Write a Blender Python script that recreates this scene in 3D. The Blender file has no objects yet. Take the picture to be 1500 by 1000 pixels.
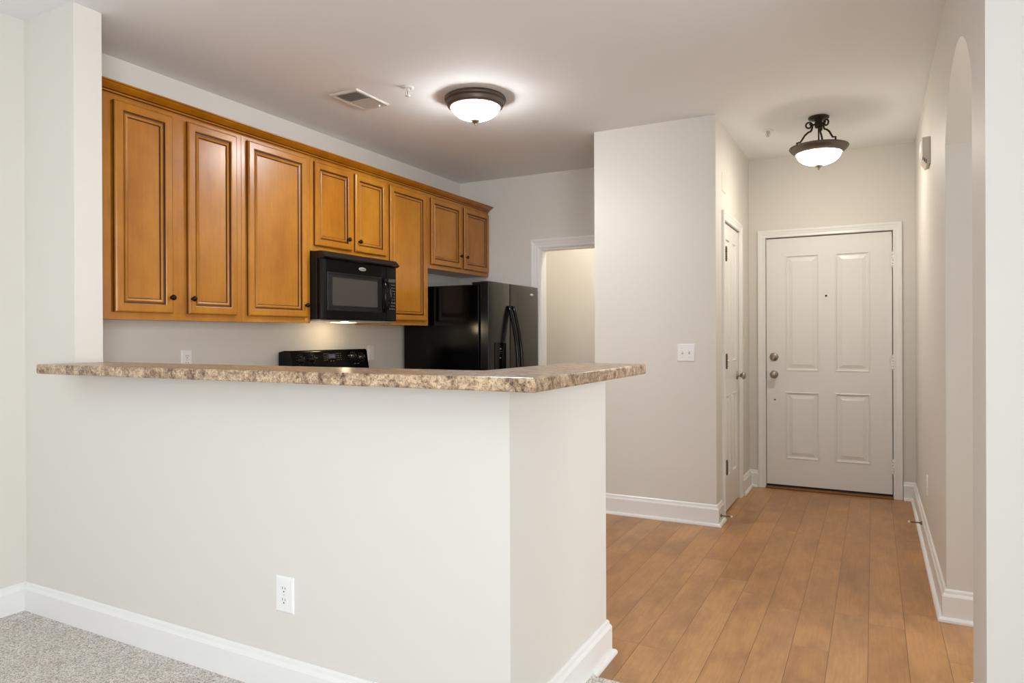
import bpy, math, random
from mathutils import Vector, Matrix
S = bpy.context.scene
COL = S.collection
PI = math.pi
R = math.radians

# ------------------------------------------------------------ camera
CAM_H = 1.25
YAW, PITCH, ROLL, FPX, CY = R(27.6915), R(-0.0812), R(-0.219), 1008.876, 493.588
cam_d = bpy.data.cameras.new('camera'); cam = bpy.data.objects.new('camera', cam_d); COL.objects.link(cam)
r_ = Vector((math.cos(YAW), math.sin(YAW), 0)); f_ = Vector((-math.sin(YAW), math.cos(YAW), 0)); u_ = Vector((0, 0, 1))
f2 = f_*math.cos(PITCH) + u_*math.sin(PITCH); u2 = u_*math.cos(PITCH) - f_*math.sin(PITCH)
r3 = r_*math.cos(ROLL) + u2*math.sin(ROLL); u3 = u2*math.cos(ROLL) - r_*math.sin(ROLL)
m = Matrix((r3, u3, -f2)).transposed().to_4x4(); m.translation = Vector((0, 0, CAM_H))
cam.matrix_world = m
cam_d.sensor_width = 36; cam_d.lens = FPX/1500*36
cam_d.shift_y = (CY-500)/1500
cam_d.clip_start = 0.02; cam_d.clip_end = 100
S.camera = cam

# ------------------------------------------------------------ world, daylight, exposure
w = bpy.data.worlds.new('world'); S.world = w; w.use_nodes = True
bg = w.node_tree.nodes['Background']; bg.inputs[0].default_value = (0.75, 0.86, 1.0, 1); bg.inputs[1].default_value = 1.0
S.view_settings.view_transform = 'Standard'; S.view_settings.look = 'None'
S.view_settings.gamma = 1; S.view_settings.use_curve_mapping = False
S.view_settings.exposure = 0.2

def area(name, loc, direction, sx, sy, power, col, spread=180):
    l = bpy.data.lights.new(name, 'AREA'); l.shape = 'RECTANGLE'; l.size = sx; l.size_y = sy
    l.energy = power; l.color = col; l.spread = R(spread)
    o = bpy.data.objects.new(name, l); COL.objects.link(o); o.location = loc
    o.rotation_euler = Vector(direction).to_track_quat('-Z', 'Y').to_euler(); return o
def point(name, loc, power, col, rad=.05):
    l = bpy.data.lights.new(name, 'POINT'); l.energy = power; l.color = col; l.shadow_soft_size = rad
    o = bpy.data.objects.new(name, l); COL.objects.link(o); o.location = loc; return o
DAY = (0.94, 0.97, 1.0)
area('daylight_rear', (-0.5, -3.62, 1.35), (0, 1, 2.0), 4.7, 2.0, 13, DAY)
area('daylight_side', (2.72, -2.0, 1.4), (-1, .75, .12), 2.2, 1.8, 72, DAY, 110)
area('added_side_room_fill', (2.72, 4.1, 1.45), (-1, -.3, .15), 1.6, 1.7, 62, DAY)  # added light out of view, brightens the kitchen through the arch
lu = bpy.data.lights.new('added_ceiling_fill', 'SPOT'); lu.energy = 125; lu.color = (.93, .965, 1); lu.spot_size = R(160); lu.spot_blend = .6; lu.shadow_soft_size = .15  # made-up lamp out of view, added to brighten the ceiling
luo = bpy.data.objects.new('added_ceiling_fill', lu); COL.objects.link(luo); luo.location = (-.7, -1.0, 1.75); luo.rotation_euler = (PI, 0, 0)

# ------------------------------------------------------------ materials
def lin(c):
    return tuple(((v/255)/12.92 if v/255 <= .04045 else ((v/255+.055)/1.055)**2.4) for v in c)+(1,)
class NT:
    def __init__(s, name):
        s.m = bpy.data.materials.new(name); s.m.use_nodes = True; s.t = s.m.node_tree
        s.b = s.t.nodes['Principled BSDF']
    def n(s, typ, **kw):
        x = s.t.nodes.new(typ)
        for k, v in kw.items():
            if isinstance(k, str) and k.startswith('i_'): x.inputs[k[2:].replace('_', ' ')].default_value = v
            else: setattr(x, k, v)
        return x
    def l(s, a, b): s.t.links.new(a, b)
    def math(s, op, a, b=None):
        x = s.n('ShaderNodeMath', operation=op)
        for i, v in enumerate((a, b)):
            if v is None: continue
            if isinstance(v, (int, float)): x.inputs[i].default_value = v
            else: s.l(v, x.inputs[i])
        return x.outputs[0]
    def ramp(s, fac, stops, interp='LINEAR'):
        x = s.n('ShaderNodeValToRGB'); s.l(fac, x.inputs[0]); e = x.color_ramp; e.interpolation = interp
        while len(e.elements) < len(stops): e.elements.new(.5)
        for i, (p, c) in enumerate(stops): e.elements[i].position = p; e.elements[i].color = c
        return x.outputs[0]
    def mix(s, a, b, fac, mode='MIX'):
        x = s.n('ShaderNodeMix', data_type='RGBA', blend_type=mode)
        for sock, v in ((x.inputs[0], fac), (x.inputs[6], a), (x.inputs[7], b)):
            if isinstance(v, (int, float, tuple)): sock.default_value = v
            else: s.l(v, sock)
        return x.outputs[2]
    def coord(s): return s.n('ShaderNodeNewGeometry').outputs['Position']
    def noise(s, vec, scale, detail=4, rough=.5, stretch=None):
        if stretch:
            mp = s.n('ShaderNodeMapping'); mp.inputs['Scale'].default_value = stretch; s.l(vec, mp.inputs[0]); vec = mp.outputs[0]
        x = s.n('ShaderNodeTexNoise'); s.l(vec, x.inputs['Vector'])
        x.inputs['Scale'].default_value = scale; x.inputs['Detail'].default_value = detail; x.inputs['Roughness'].default_value = rough
        return x.outputs['Fac']
    def bump(s, h, strength, dist=.001):
        x = s.n('ShaderNodeBump'); x.inputs['Strength'].default_value = strength; x.inputs['Distance'].default_value = dist
        s.l(h, x.inputs['Height']); s.l(x.outputs[0], s.b.inputs['Normal'])
def simple(name, c, rough=.5, metal=0, spec=.5, coat=0, bumps=None, var=0):
    t = NT(name); t.b.inputs['Base Color'].default_value = lin(c); t.b.inputs['Roughness'].default_value = rough
    t.b.inputs['Metallic'].default_value = metal; t.b.inputs['Specular IOR Level'].default_value = spec
    t.b.inputs['Coat Weight'].default_value = coat
    p = t.coord()
    if var:
        a = lin(c); b = tuple(v*(1-var) for v in a[:3])+(1,)
        t.l(t.ramp(t.noise(p, 9, 3), [(.35, b), (.65, a)]), t.b.inputs['Base Color'])
    if bumps: t.bump(t.noise(p, bumps[0], 3), bumps[1], bumps[2] if len(bumps) > 2 else .001)
    return t.m
M = {}
M['wall'] = simple('wall_paint', (223, 219, 211), .55, spec=.3, bumps=(220, .08))
M['ceiling'] = simple('ceiling_paint', (244, 245, 246), .8, spec=.2, bumps=(150, .1))
M['trim'] = simple('trim_paint', (238, 237, 234), .3, bumps=(60, .03))
M['door'] = simple('door_paint', (234, 232, 228), .28, bumps=(50, .05))
M['plastic'] = simple('white_plastic', (240, 240, 238), .3)
M['slot'] = simple('dark_slot', (40, 38, 36), .6)
M['beige_plastic'] = simple('beige_plastic', (222, 216, 200), .4)
M['blackg'] = simple('gloss_black', (4, 4, 4), .12, spec=.26, bumps=(260, .12, .0006))
M['blackdoor'] = simple('gloss_black_door', (16, 15, 13), .2, spec=.6, bumps=(260, .12, .0006))
M['black'] = simple('satin_black', (16, 16, 17), .3)
M['blackm'] = simple('matt_black', (9, 9, 9), .6)
M['micglass'] = simple('oven_window_mesh', (70, 66, 60), .14)
M['greymark'] = simple('grey_print', (150, 150, 148), .5)
M['silver'] = simple('silver_badge', (205, 205, 203), .25, metal=.6)
M['steel'] = simple('satin_nickel', (168, 160, 148), .28, metal=1)
M['dsteel'] = simple('aged_hinge_metal', (120, 112, 98), .35, metal=1)
M['bronze'] = simple('brushed_bronze', (98, 88, 80), .42, metal=.75, bumps=(90, .05))
M['dbronze'] = simple('dark_bronze', (52, 43, 33), .45, metal=.6)
M['knob'] = simple('dark_knob_metal', (34, 26, 24), .3, metal=.7)
M['shadowbox'] = simple('duct_inside', (60, 56, 50), .8)
M['vent'] = simple('vent_paint', (214, 208, 200), .45)
M['glaze'] = simple('dark_wood_glaze', (88, 44, 16), .4, var=.3)
M['threshold'] = simple('threshold_wood', (140, 92, 46), .4, var=.3)
M['rubber'] = simple('white_rubber_tip', (225, 220, 205), .5)

def wood(name, c0, c1, c2):
    t = NT(name); p = t.coord()
    n1 = t.noise(p, 2.2, 5, .6, (1.6, 1.6, .5)); n2 = t.noise(p, 60, 4, .6, (1, 1, .06))
    n3 = t.noise(p, 7, 3, .6)
    c = t.ramp(n1, [(.3, lin(c0)), (.5, lin(c1)), (.72, lin(c2))])
    c = t.mix(c, t.ramp(n2, [(.3, (.72, .66, .6, 1)), (.6, (1, 1, 1, 1))]), .35, 'MULTIPLY')
    c = t.mix(c, t.ramp(n3, [(.35, (.82, .78, .72, 1)), (.62, (1, 1, 1, 1))]), .6, 'MULTIPLY')
    t.l(c, t.b.inputs['Base Color']); t.b.inputs['Roughness'].default_value = .3
    t.b.inputs['Coat Weight'].default_value = .12; t.b.inputs['Coat Roughness'].default_value = .22
    t.bump(n2, .06); return t.m
M['wood'] = wood('honey_maple', (164, 99, 12), (182, 117, 21), (196, 134, 38))
M['crownwood'] = wood('honey_maple_crown', (156, 94, 4), (176, 108, 8), (192, 126, 18))

def floor_mat():
    t = NT('plank_floor'); p = t.coord(); s = t.n('ShaderNodeSeparateXYZ'); t.l(p, s.inputs[0])
    W, L, X0 = .1372, 1.22, -.022
    fx = t.math('DIVIDE', t.math('SUBTRACT', s.outputs[0], X0), W)
    row = t.math('FLOOR', fx); fr = t.math('SUBTRACT', fx, row)
    wn = t.n('ShaderNodeTexWhiteNoise', noise_dimensions='1D'); t.l(row, wn.inputs['W'])
    fy = t.math('ADD', t.math('DIVIDE', s.outputs[1], L), t.math('MULTIPLY', wn.outputs['Value'], 7.3))
    colm = t.math('FLOOR', fy); fry = t.math('SUBTRACT', fy, colm)
    cb = t.n('ShaderNodeCombineXYZ'); t.l(row, cb.inputs[0]); t.l(colm, cb.inputs[1])
    w2 = t.n('ShaderNodeTexWhiteNoise', noise_dimensions='2D'); t.l(cb.outputs[0], w2.inputs['Vector'])
    tone = w2.outputs['Value']
    # per-plank shifted grain
    off = t.n('ShaderNodeVectorMath', operation='SCALE'); t.l(w2.outputs['Color'], off.inputs[0]); off.inputs['Scale'].default_value = 9
    ad = t.n('ShaderNodeVectorMath', operation='ADD'); t.l(p, ad.inputs[0]); t.l(off.outputs[0], ad.inputs[1])
    g1 = t.noise(ad.outputs[0], 16, 5, .65, (1, .3, 1)); g2 = t.noise(ad.outputs[0], 5, 4, .65, (1.2, .5, 1))
    g3 = t.noise(ad.outputs[0], 120, 3, .6, (1, .05, 1))
    base = t.ramp(tone, [(0, lin((176, 128, 78))), (.5, lin((184, 136, 86))), (1, lin((192, 146, 96)))])
    c = t.mix(base, t.ramp(g2, [(.34, (.70, .67, .64, 1)), (.6, (1.08, 1.06, 1.04, 1))]), .8, 'MULTIPLY')
    c = t.mix(c, t.ramp(g1, [(.3, (.8, .76, .72, 1)), (.55, (1, 1, 1, 1))]), .6, 'MULTIPLY')
    c = t.mix(c, t.ramp(g3, [(.3, (.8, .76, .73, 1)), (.6, (1, 1, 1, 1))]), .6, 'MULTIPLY')
    ex = t.math('MULTIPLY', t.math('MINIMUM', fr, t.math('SUBTRACT', 1, fr)), W)
    ey = t.math('MULTIPLY', t.math('MINIMUM', fry, t.math('SUBTRACT', 1, fry)), L)
    seam = t.math('MINIMUM', t.math('DIVIDE', ex, .0019), t.math('DIVIDE', ey, .0012))
    seam = t.math('MINIMUM', seam, 1)
    c = t.mix(lin((92, 56, 26)), c, seam)
    t.l(c, t.b.inputs['Base Color'])
    t.l(t.math('ADD', .27, t.math('MULTIPLY', g2, .14)), t.b.inputs['Roughness'])
    h = t.math('ADD', seam, t.math('MULTIPLY', g1, .25)); t.bump(h, .35, .0008)
    return t.m
M['floor'] = floor_mat()
def carpet_mat():
    t = NT('carpet_pile'); p = t.coord()
    a = t.noise(p, 120, 3, .75); b = t.noise(p, 230, 2, .7); c_ = t.noise(p, 9, 3, .6)
    c = t.ramp(a, [(.36, lin((178, 168, 160))), (.5, lin((236, 229, 221))), (.62, lin((248, 244, 238)))])
    c = t.mix(c, t.ramp(b, [(.38, (.5, .47, .45, 1)), (.52, (1.08, 1.08, 1.08, 1))]), .8, 'MULTIPLY')
    c = t.mix(c, t.ramp(c_, [(.3, (.86, .85, .85, 1)), (.7, (1.02, 1.02, 1.02, 1))]), .8, 'MULTIPLY')
    t.l(c, t.b.inputs['Base Color']); t.b.inputs['Roughness'].default_value = 1; t.b.inputs['Specular IOR Level'].default_value = .1
    t.bump(t.math('ADD', a, b), 1, .004); return t.m
M['carpet'] = carpet_mat()
def laminate():
    t = NT('speckled_laminate'); p = t.coord()
    v = t.n('ShaderNodeTexVoronoi'); v.inputs['Scale'].default_value = 95
    d = t.n('ShaderNodeVectorMath', operation='ADD'); nn = t.n('ShaderNodeTexNoise'); t.l(p, nn.inputs['Vector']); nn.inputs['Scale'].default_value = 60
    sc = t.n('ShaderNodeVectorMath', operation='SCALE'); t.l(nn.outputs['Color'], sc.inputs[0]); sc.inputs['Scale'].default_value = .016
    t.l(p, d.inputs[0]); t.l(sc.outputs[0], d.inputs[1]); t.l(d.outputs[0], v.inputs['Vector'])
    sp = t.n('ShaderNodeSeparateColor'); t.l(v.outputs['Color'], sp.inputs[0])
    c = t.ramp(sp.outputs[0], [(0, lin((92, 72, 60))), (.16, lin((140, 112, 88))), (.3, lin((184, 156, 124))), (.62, lin((206, 180, 146))), (.86, lin((170, 132, 94))), (.95, lin((110, 98, 94)))], 'CONSTANT')
    a = t.noise(p, 26, 6, .75)
    c = t.mix(c, t.ramp(a, [(.40, lin((86, 66, 52))), (.5, lin((190, 162, 130))), (.62, lin((232, 208, 174)))]), .6)
    b = t.noise(p, 150, 3, .6)
    c = t.mix(c, t.ramp(b, [(.38, (.36, .31, .28, 1)), (.5, (1, 1, 1, 1))]), .8, 'MULTIPLY')
    t.l(c, t.b.inputs['Base Color']); t.b.inputs['Roughness'].default_value = .28
    return t.m
M['laminate'] = laminate()
def emis(name, c, s):
    t = NT(name); t.b.inputs['Base Color'].default_value = (0.8, .8, .8, 1)
    t.b.inputs['Emission Color'].default_value = c
    if s < 1: t.b.inputs['Base Color'].default_value = (.01, .02, .05, 1)
    t.b.inputs['Emission Strength'].default_value = s; return t.m
M['glow'] = emis('lit_alabaster_glass', (.98, .985, 1, 1), 66)
M['glow_warm'] = emis('lit_alabaster_glass_hall', (1, .92, .81, 1), 45)
M['led'] = emis('blue_display', (.25, .42, .75, 1), .35)
M['hoodlamp'] = emis('hood_lamp_lens', (1, .75, .42, 1), 3)

# ------------------------------------------------------------ mesh builder
class MB:
    def __init__(s): s.v = []; s.f = []; s.mi = []; s.sm = []
    def vert(s, p): s.v.append(Vector(p)); return len(s.v)-1
    def face(s, ids, mi=0, smooth=False): s.f.append(tuple(ids)); s.mi.append(mi); s.sm.append(smooth)
    def poly(s, pts, mi=0): s.face([s.vert(p) for p in pts], mi)
    def box(s, a, b, mi=0):
        x0, x1 = sorted((a[0], b[0])); y0, y1 = sorted((a[1], b[1])); z0, z1 = sorted((a[2], b[2]))
        i = [s.vert(p) for p in ((x0, y0, z0), (x1, y0, z0), (x1, y1, z0), (x0, y1, z0), (x0, y0, z1), (x1, y0, z1), (x1, y1, z1), (x0, y1, z1))]
        for q in ((0, 3, 2, 1), (4, 5, 6, 7), (0, 1, 5, 4), (1, 2, 6, 5), (2, 3, 7, 6), (3, 0, 4, 7)): s.face([i[k] for k in q], mi)
        return s
    def prism(s, pts, d, mi=0, smooth=False):
        # closed polygon pts extruded by vector d
        d = Vector(d); n = len(pts); a = [s.vert(p) for p in pts]; b = [s.vert(Vector(p)+d) for p in pts]
        s.face(a[::-1], mi); s.face(b, mi)
        for k in range(n): s.face((a[k], a[(k+1) % n], b[(k+1) % n], b[k]), mi, smooth)
        return s
    def nested(s, O, U, V, N, w, h, prof, cmat=0, back=True):
        # rings of a w x h rectangle: prof = [(inset, height, material of the band that leads to it)]
        O, U, V, N = (Vector(q) for q in (O, U, V, N)); prev = None; first = None
        for (ins, hh, mi) in prof:
            r = [s.vert(O+U*a+V*b+N*hh) for a, b in ((ins, ins), (w-ins, ins), (w-ins, h-ins), (ins, h-ins))]
            if prev:
                for k in range(4): s.face((prev[k], prev[(k+1) % 4], r[(k+1) % 4], r[k]), mi)
            else: first = r
            prev = r
        s.face(prev, cmat)
        if back: s.face(first[::-1], 0)
        return s
    def rings(s, rr, mi=0, cap=True, smooth=True, closed=False, mis=None):
        # list of rings of points, skinned
        ids = [[s.vert(p) for p in r] for r in rr]; n = len(ids[0])
        for j in range(len(ids)-1 if not closed else len(ids)):
            a, b = ids[j], ids[(j+1) % len(ids)]
            for k in range(n): s.face((a[k], a[(k+1) % n], b[(k+1) % n], b[k]), mis[k] if mis else mi, smooth)
        if cap and not closed: s.face(ids[0][::-1], mi); s.face(ids[-1], mi)
        return s
    def lathe(s, c, prof, axis=(0, 0, 1), n=40, mi=0, cap=True):
        q = Vector(axis).to_track_quat('Z', 'Y'); c = Vector(c)
        return s.rings([[c+q@Vector((max(r, 1e-4)*math.cos(2*PI*k/n), max(r, 1e-4)*math.sin(2*PI*k/n), z)) for k in range(n)] for r, z in prof], mi, cap)
    def tube(s, pts, r, n=10, mi=0, closed=False):
        pts = [Vector(p) for p in pts]; rr = []; up = None; N = len(pts)
        for i, p in enumerate(pts):
            if closed: t = pts[(i+1) % N]-pts[i-1]
            else: t = pts[min(i+1, N-1)]-pts[max(i-1, 0)]
            t.normalize()
            if up is None: up = t.orthogonal().normalized()
            up = (up-t*up.dot(t)).normalized(); b = t.cross(up)
            ri = r[i] if isinstance(r, (list, tuple)) else r
            rr.append([p+up*math.cos(2*PI*k/n)*ri+b*math.sin(2*PI*k/n)*ri for k in range(n)])
        return s.rings(rr, mi, True, True, closed)
    def ball(s, c, r, sx=1, sy=1, sz=1, n=20, mi=0):
        c = Vector(c); m_ = n//2; rr = []
        for j in range(m_+1):
            a = -PI/2+PI*j/m_; rad = max(math.cos(a), .001)
            rr.append([c+Vector((sx*r*rad*math.cos(2*PI*k/n), sy*r*rad*math.sin(2*PI*k/n), sz*r*math.sin(a))) for k in range(n)])
        return s.rings(rr, mi)
    def build(s, name, mats, parent=None, loc=None, bevel=0, seg=2, recalc=True):
        xs = [v.x for v in s.v]; ys = [v.y for v in s.v]; zs = [v.z for v in s.v]
        base = Vector((0, 0, 0))
        if parent is not None: base = world_of(parent)
        if loc is None: loc = Vector(((min(xs)+max(xs))/2, (min(ys)+max(ys))/2, min(zs)))
        loc = Vector(loc); me = bpy.data.meshes.new(name)
        me.from_pydata([v-loc for v in s.v], [], s.f)
        for mt in (mats if isinstance(mats, (list, tuple)) else [mats]): me.materials.append(M[mt])
        for p, mi, sm in zip(me.polygons, s.mi, s.sm): p.material_index = mi; p.use_smooth = sm
        if recalc:
            import bmesh
            bm = bmesh.new(); bm.from_mesh(me); bmesh.ops.recalc_face_normals(bm, faces=bm.faces); bm.to_mesh(me); bm.free()
        o = bpy.data.objects.new(name, me); COL.objects.link(o)
        if parent is not None: o.parent = parent
        o.location = loc-base; POS[o.name] = loc
        if bevel:
            b = o.modifiers.new('bevel', 'BEVEL'); b.width = bevel; b.segments = seg; b.limit_method = 'ANGLE'; b.angle_limit = R(35)
            b.harden_normals = False
        return o
POS = {}
def world_of(o): return POS[o.name]
def thing(name, label, cat, loc, group=None):
    o = bpy.data.objects.new(name, None); COL.objects.link(o); o.location = loc; o.empty_display_size = .05; POS[o.name] = Vector(loc)
    return tag(o, label, cat, group)
def tag(o, label, cat, group=None):
    o['label'] = label; o['category'] = cat
    if group: o['group'] = group
    return o
def struct(o): o['kind'] = 'structure'; return o
def B(a, b): return MB().box(a, b)
X, Y, Z = Vector((1, 0, 0)), Vector((0, 1, 0)), Vector((0, 0, 1))

def text_mb(txt, size, O, U, V, N, off=.0006, center=True):
    cu = bpy.data.curves.new('txt', 'FONT'); cu.body = txt; cu.size = size; cu.extrude = .0002
    if center: cu.align_x = 'CENTER'; cu.align_y = 'CENTER'
    ob = bpy.data.objects.new('txt', cu); COL.objects.link(ob)
    dg = bpy.context.evaluated_depsgraph_get(); me = bpy.data.meshes.new_from_object(ob.evaluated_get(dg))
    mb = MB(); O, U, V, N = (Vector(q) for q in (O, U, V, N))
    for v in me.vertices: mb.v.append(O+U*v.co.x+V*v.co.y+N*(off+v.co.z))
    for p in me.polygons: mb.face(tuple(p.vertices))
    bpy.data.objects.remove(ob); bpy.data.curves.remove(cu); bpy.data.meshes.remove(me); return mb

# ------------------------------------------------------------ dimensions
H = 2.70
XR, YH, XC, YS = .28, 5.99, -.915, 4.625      # right hall wall, hall end wall, closet side wall, closet front wall
XL, XK, YK = -3.44, -3.475, 5.575             # living left wall, kitchen left wall, kitchen back wall
YB, XB = 1.757, -.931                         # bar wall front face, bar wall end face
YE = 2.335                                    # living-room face of the wall right of the hall

# ------------------------------------------------------------ structure
struct(B((-3.7, -3.7, -.12), (2.8, 7.2, 0)).build('floor', 'floor'))
c = MB(); c.prism([(-3.44, -3.5, 0.0005), (2.6, -3.5, 0.0005), (2.6, 2.335, .0005), (.28, 2.335, .0005), (.28, 2.36, .0005), (-.931, 2.36, .0005), (-.931, 1.757, .0005), (-3.44, 1.757, .0005)], (0, 0, .011))
struct(c.build('floor_carpet', 'carpet', bevel=.004))
struct(B((-3.7, -3.7, H), (2.8, 7.2, H+.12)).build('ceiling', 'ceiling'))

def wall(name, axis, c0, c1, a0, a1, holes=(), z1=H):
    """axis 'x': wall faces +-x, spans y a0..a1; axis 'y': faces +-y, spans x. holes: (h0,h1,z0,z1)"""
    mb = MB()
    def bx(p0, p1, q0, q1):
        if p1-p0 < 1e-5 or q1-q0 < 1e-5: return
        if axis == 'x': mb.box((c0, p0, q0), (c1, p1, q1))
        else: mb.box((p0, c0, q0), (p1, c1, q1))
    cur = a0
    for h0, h1, q0, q1 in sorted(holes):
        bx(cur, h0, 0, z1); bx(h0, h1, 0, q0); bx(h0, h1, q1, z1); cur = h1
    bx(cur, a1, 0, z1)
    return struct(mb.build(name, 'wall'))
wall('wall_left', 'x', XL, XL-.12, -3.5, YB)
wall('wall_kitchen_left', 'x', XK, XK-.12, 1.88, 5.69)
wall('wall_column', 'y', YB, 1.88, -3.595, -3.056)
wall('wall_kitchen_back', 'y', YK, YK+.115, XK, -1.76, [(-2.646, -1.884, 0, 2.032)])
wall('wall_closet_front', 'y', YS, YS+.11, -1.76, XC)
wall('wall_closet_side', 'x', XC, XC-.11, YS+.11, YH, [(4.885, 5.50, 0, 2.045)])
wall('wall_closet_back', 'x', -1.76, -1.65, YS+.11, YK)
wall('wall_hall', 'y', YH, YH+.13, -1.2, .42, [(-.785, .133, 0, 2.045)])
wall('wall_living_right', 'x', 2.6, 2.72, -3.5, YE, [(-3.1, -.9, .5, 2.3)])
wall('wall_far_right', 'x', 2.6, 2.72, YE, 6.12, [(3.3, 4.9, .6, 2.3)])
wall('wall_living_front', 'y', YE, YE+.12, XR+.14, 2.6)
wall('wall_side_room', 'y', YH, YH+.13, .42, 2.6)
wall('wall_rear', 'y', -3.5, -3.62, -3.56, 2.72, [(-2.85, 1.85, .35, 2.35)])
wall('wall_pantry_back', 'y', 6.62, 6.72, -3.2, -1.5)
wall('wall_pantry_left', 'x', -3.1, -3.2, 5.69, 6.62)
wall('wall_pantry_right', 'x', -1.6, -1.5, 5.69, 6.62)
# bar half wall, one L-shaped mesh
bw = MB(); bw.prism([(-3.056, YB, 0), (XB, YB, 0), (XB, 2.56, 0), (-1.058, 2.56, 0), (-1.058, 1.88, 0), (-3.056, 1.88, 0)], (0, 0, 1.102))
bwo = struct(bw.build('wall_bar', 'wall'))
# right hall wall with arched opening
ay0, ay1, az, ap, th = 2.63, 3.553, 2.078, 2.34, .14
def archwall():
    mb = MB(); cy = (ay0+ay1)/2; hf = (ay1-ay0)/2; sg = ap-az; Rr = (hf*hf+sg*sg)/(2*sg); n = 24
    arc = []
    for k in range(n+1):
        y = ay0+(ay1-ay0)*k/n; arc.append((y, ap-(Rr-math.sqrt(Rr*Rr-(y-cy)**2))))
    for (xx) in (XR, XR+th):
        mb.poly([(xx, YE, 0), (xx, ay0, 0), (xx, ay0, H), (xx, YE, H)])
        mb.poly([(xx, ay1, 0), (xx, YH, 0), (xx, YH, H), (xx, ay1, H)])
        for k in range(n):
            mb.poly([(xx, arc[k][0], arc[k][1]), (xx, arc[k+1][0], arc[k+1][1]), (xx, arc[k+1][0], H), (xx, arc[k][0], H)])
    for y in (ay0, ay1): mb.poly([(XR, y, 0), (XR+th, y, 0), (XR+th, y, az), (XR, y, az)])
    for k in range(n):
        mb.poly([(XR, arc[k][0], arc[k][1]), (XR+th, arc[k][0], arc[k][1]), (XR+th, arc[k+1][0], arc[k+1][1]), (XR, arc[k+1][0], arc[k+1][1])])
    mb.poly([(XR, YE, 0), (XR+th, YE, 0), (XR+th, YE, H), (XR, YE, H)])
    mb.poly([(XR, YH, 0), (XR+th, YH, 0), (XR+th, YH, H), (XR, YH, H)])
    return mb
struct(archwall().build('wall_right', 'wall'))

# windows of the living room (behind the camera), plus one added in the side room
def window(name, axis, c, a0, a1, z0, z1, panes):
    mb = MB(); t = .05
    def bx(p0, p1, q0, q1, d0=-.03, d1=.03):
        if axis == 'y': mb.box((p0, c+d0, q0), (p1, c+d1, q1))
        else: mb.box((c+d0, p0, q0), (c+d1, p1, q1))
    bx(a0, a1, z0, z0+t); bx(a0, a1, z1-t, z1); bx(a0, a0+t, z0+t, z1-t); bx(a1-t, a1, z0+t, z1-t)
    for k in range(1, panes): x = a0+(a1-a0)*k/panes; bx(x-t/2, x+t/2, z0+t, z1-t)
    return struct(mb.build(name, 'trim'))
window('window_1', 'y', -3.56, -2.85, 1.85, .35, 2.35, 3)
window('window_2', 'x', 2.66, -3.1, -.9, .5, 2.3, 2)
window('added_side_room_window', 'x', 2.66, 3.3, 4.9, .6, 2.3, 2)  # unseen window, added to let light through the arch

# ---- baseboards
BB = [(0, .137), (.004, .137), (.009, .131), (.011, .120), (.015, .114), (.018, .108), (.018, 0), (0, 0)]
SH = [(.018, .019), (.024, .0185), (.030, .015), (.034, .009), (.035, 0), (.018, 0)]
def runprof(mb, pts, prof, side=1, z=0, mi=0):
    P = [Vector((p[0], p[1], 0)) for p in pts]; n = len(P); nr = []
    for i in range(n-1):
        d = (P[i+1]-P[i]).normalized(); nr.append(Vector((-d.y, d.x, 0))*side)
    rings = []
    for i in range(n):
        if i == 0: o = nr[0]
        elif i == n-1: o = nr[-1]
        else:
            a, b = nr[i-1], nr[i]; o = (a+b)/(1+a.dot(b))
        rings.append([P[i]+o*d+Vector((0, 0, z+h)) for d, h in prof])
    mb.rings(rings, mi, True, False); return mb
def baseboard(name, runs, shoes=(), z=0):
    mb = MB()
    for pts, side in runs: runprof(mb, pts, BB, side, z)
    o = struct(mb.build(name, 'trim'))
    if shoes:
        sb = MB()
        for pts, side in shoes: runprof(sb, pts, SH, side, 0)
        sb.build('shoe_molding', 'trim', o)
    return o
baseboard('baseboard_left', [([(XL, -3.5), (XL, YB)], -1)])
baseboard('baseboard_bar', [([(XL+.018, YB), (XB, YB), (XB, 2.56), (-1.058, 2.56)], -1)], [([(XB, 2.362), (XB, 2.56), (-1.058, 2.56)], -1)])
baseboard('baseboard_closet', [([(-1.76, YS), (XC, YS), (XC, 4.79)], -1)], [([(-1.76, YS), (XC, YS), (XC, 4.79)], -1)])
baseboard('baseboard_hall', [([(XC, 5.603), (XC, YH), (-.846, YH)], -1), ([(.199, YH), (XR, YH)], -1)], [([(XC, 5.603), (XC, YH), (-.846, YH)], -1), ([(.199, YH), (XR, YH)], -1)])
baseboard('baseboard_right', [([(XR, YH-.018), (XR, ay1), (XR+th, ay1)], -1), ([(XR+th, ay0), (XR, ay0), (XR, YE), (2.6, YE)], -1)],
          [([(XR, YH-.035), (XR, ay1), (XR+th, ay1)], -1), ([(XR+th, ay0), (XR, ay0), (XR, YE+.03)], -1)])

# ---- casings
CAS = [(0, 0), (0, .010), (.006, .0135), (.020, .012), (.026, .0145), (.040, .016), (.046, .019), (.058, .019), (.062, .014), (.062, 0)]
def casing(O, U, N, w_, h_, mb=None, k=1):
    mb = mb or MB(); O, U, N = Vector(O), Vector(U), Vector(N)
    def pt(a, z, d): return O+U*a+Z*z+N*d
    r = []
    for idx in range(4):
        ring = []
        for a, d in CAS:
            a *= k
            ring.append([pt(-a, 0, d), pt(-a, h_+a, d), pt(w_+a, h_+a, d), pt(w_+a, 0, d)][idx])
        r.append(ring)
    mb.rings(r, 0, True, False); return mb

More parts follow.
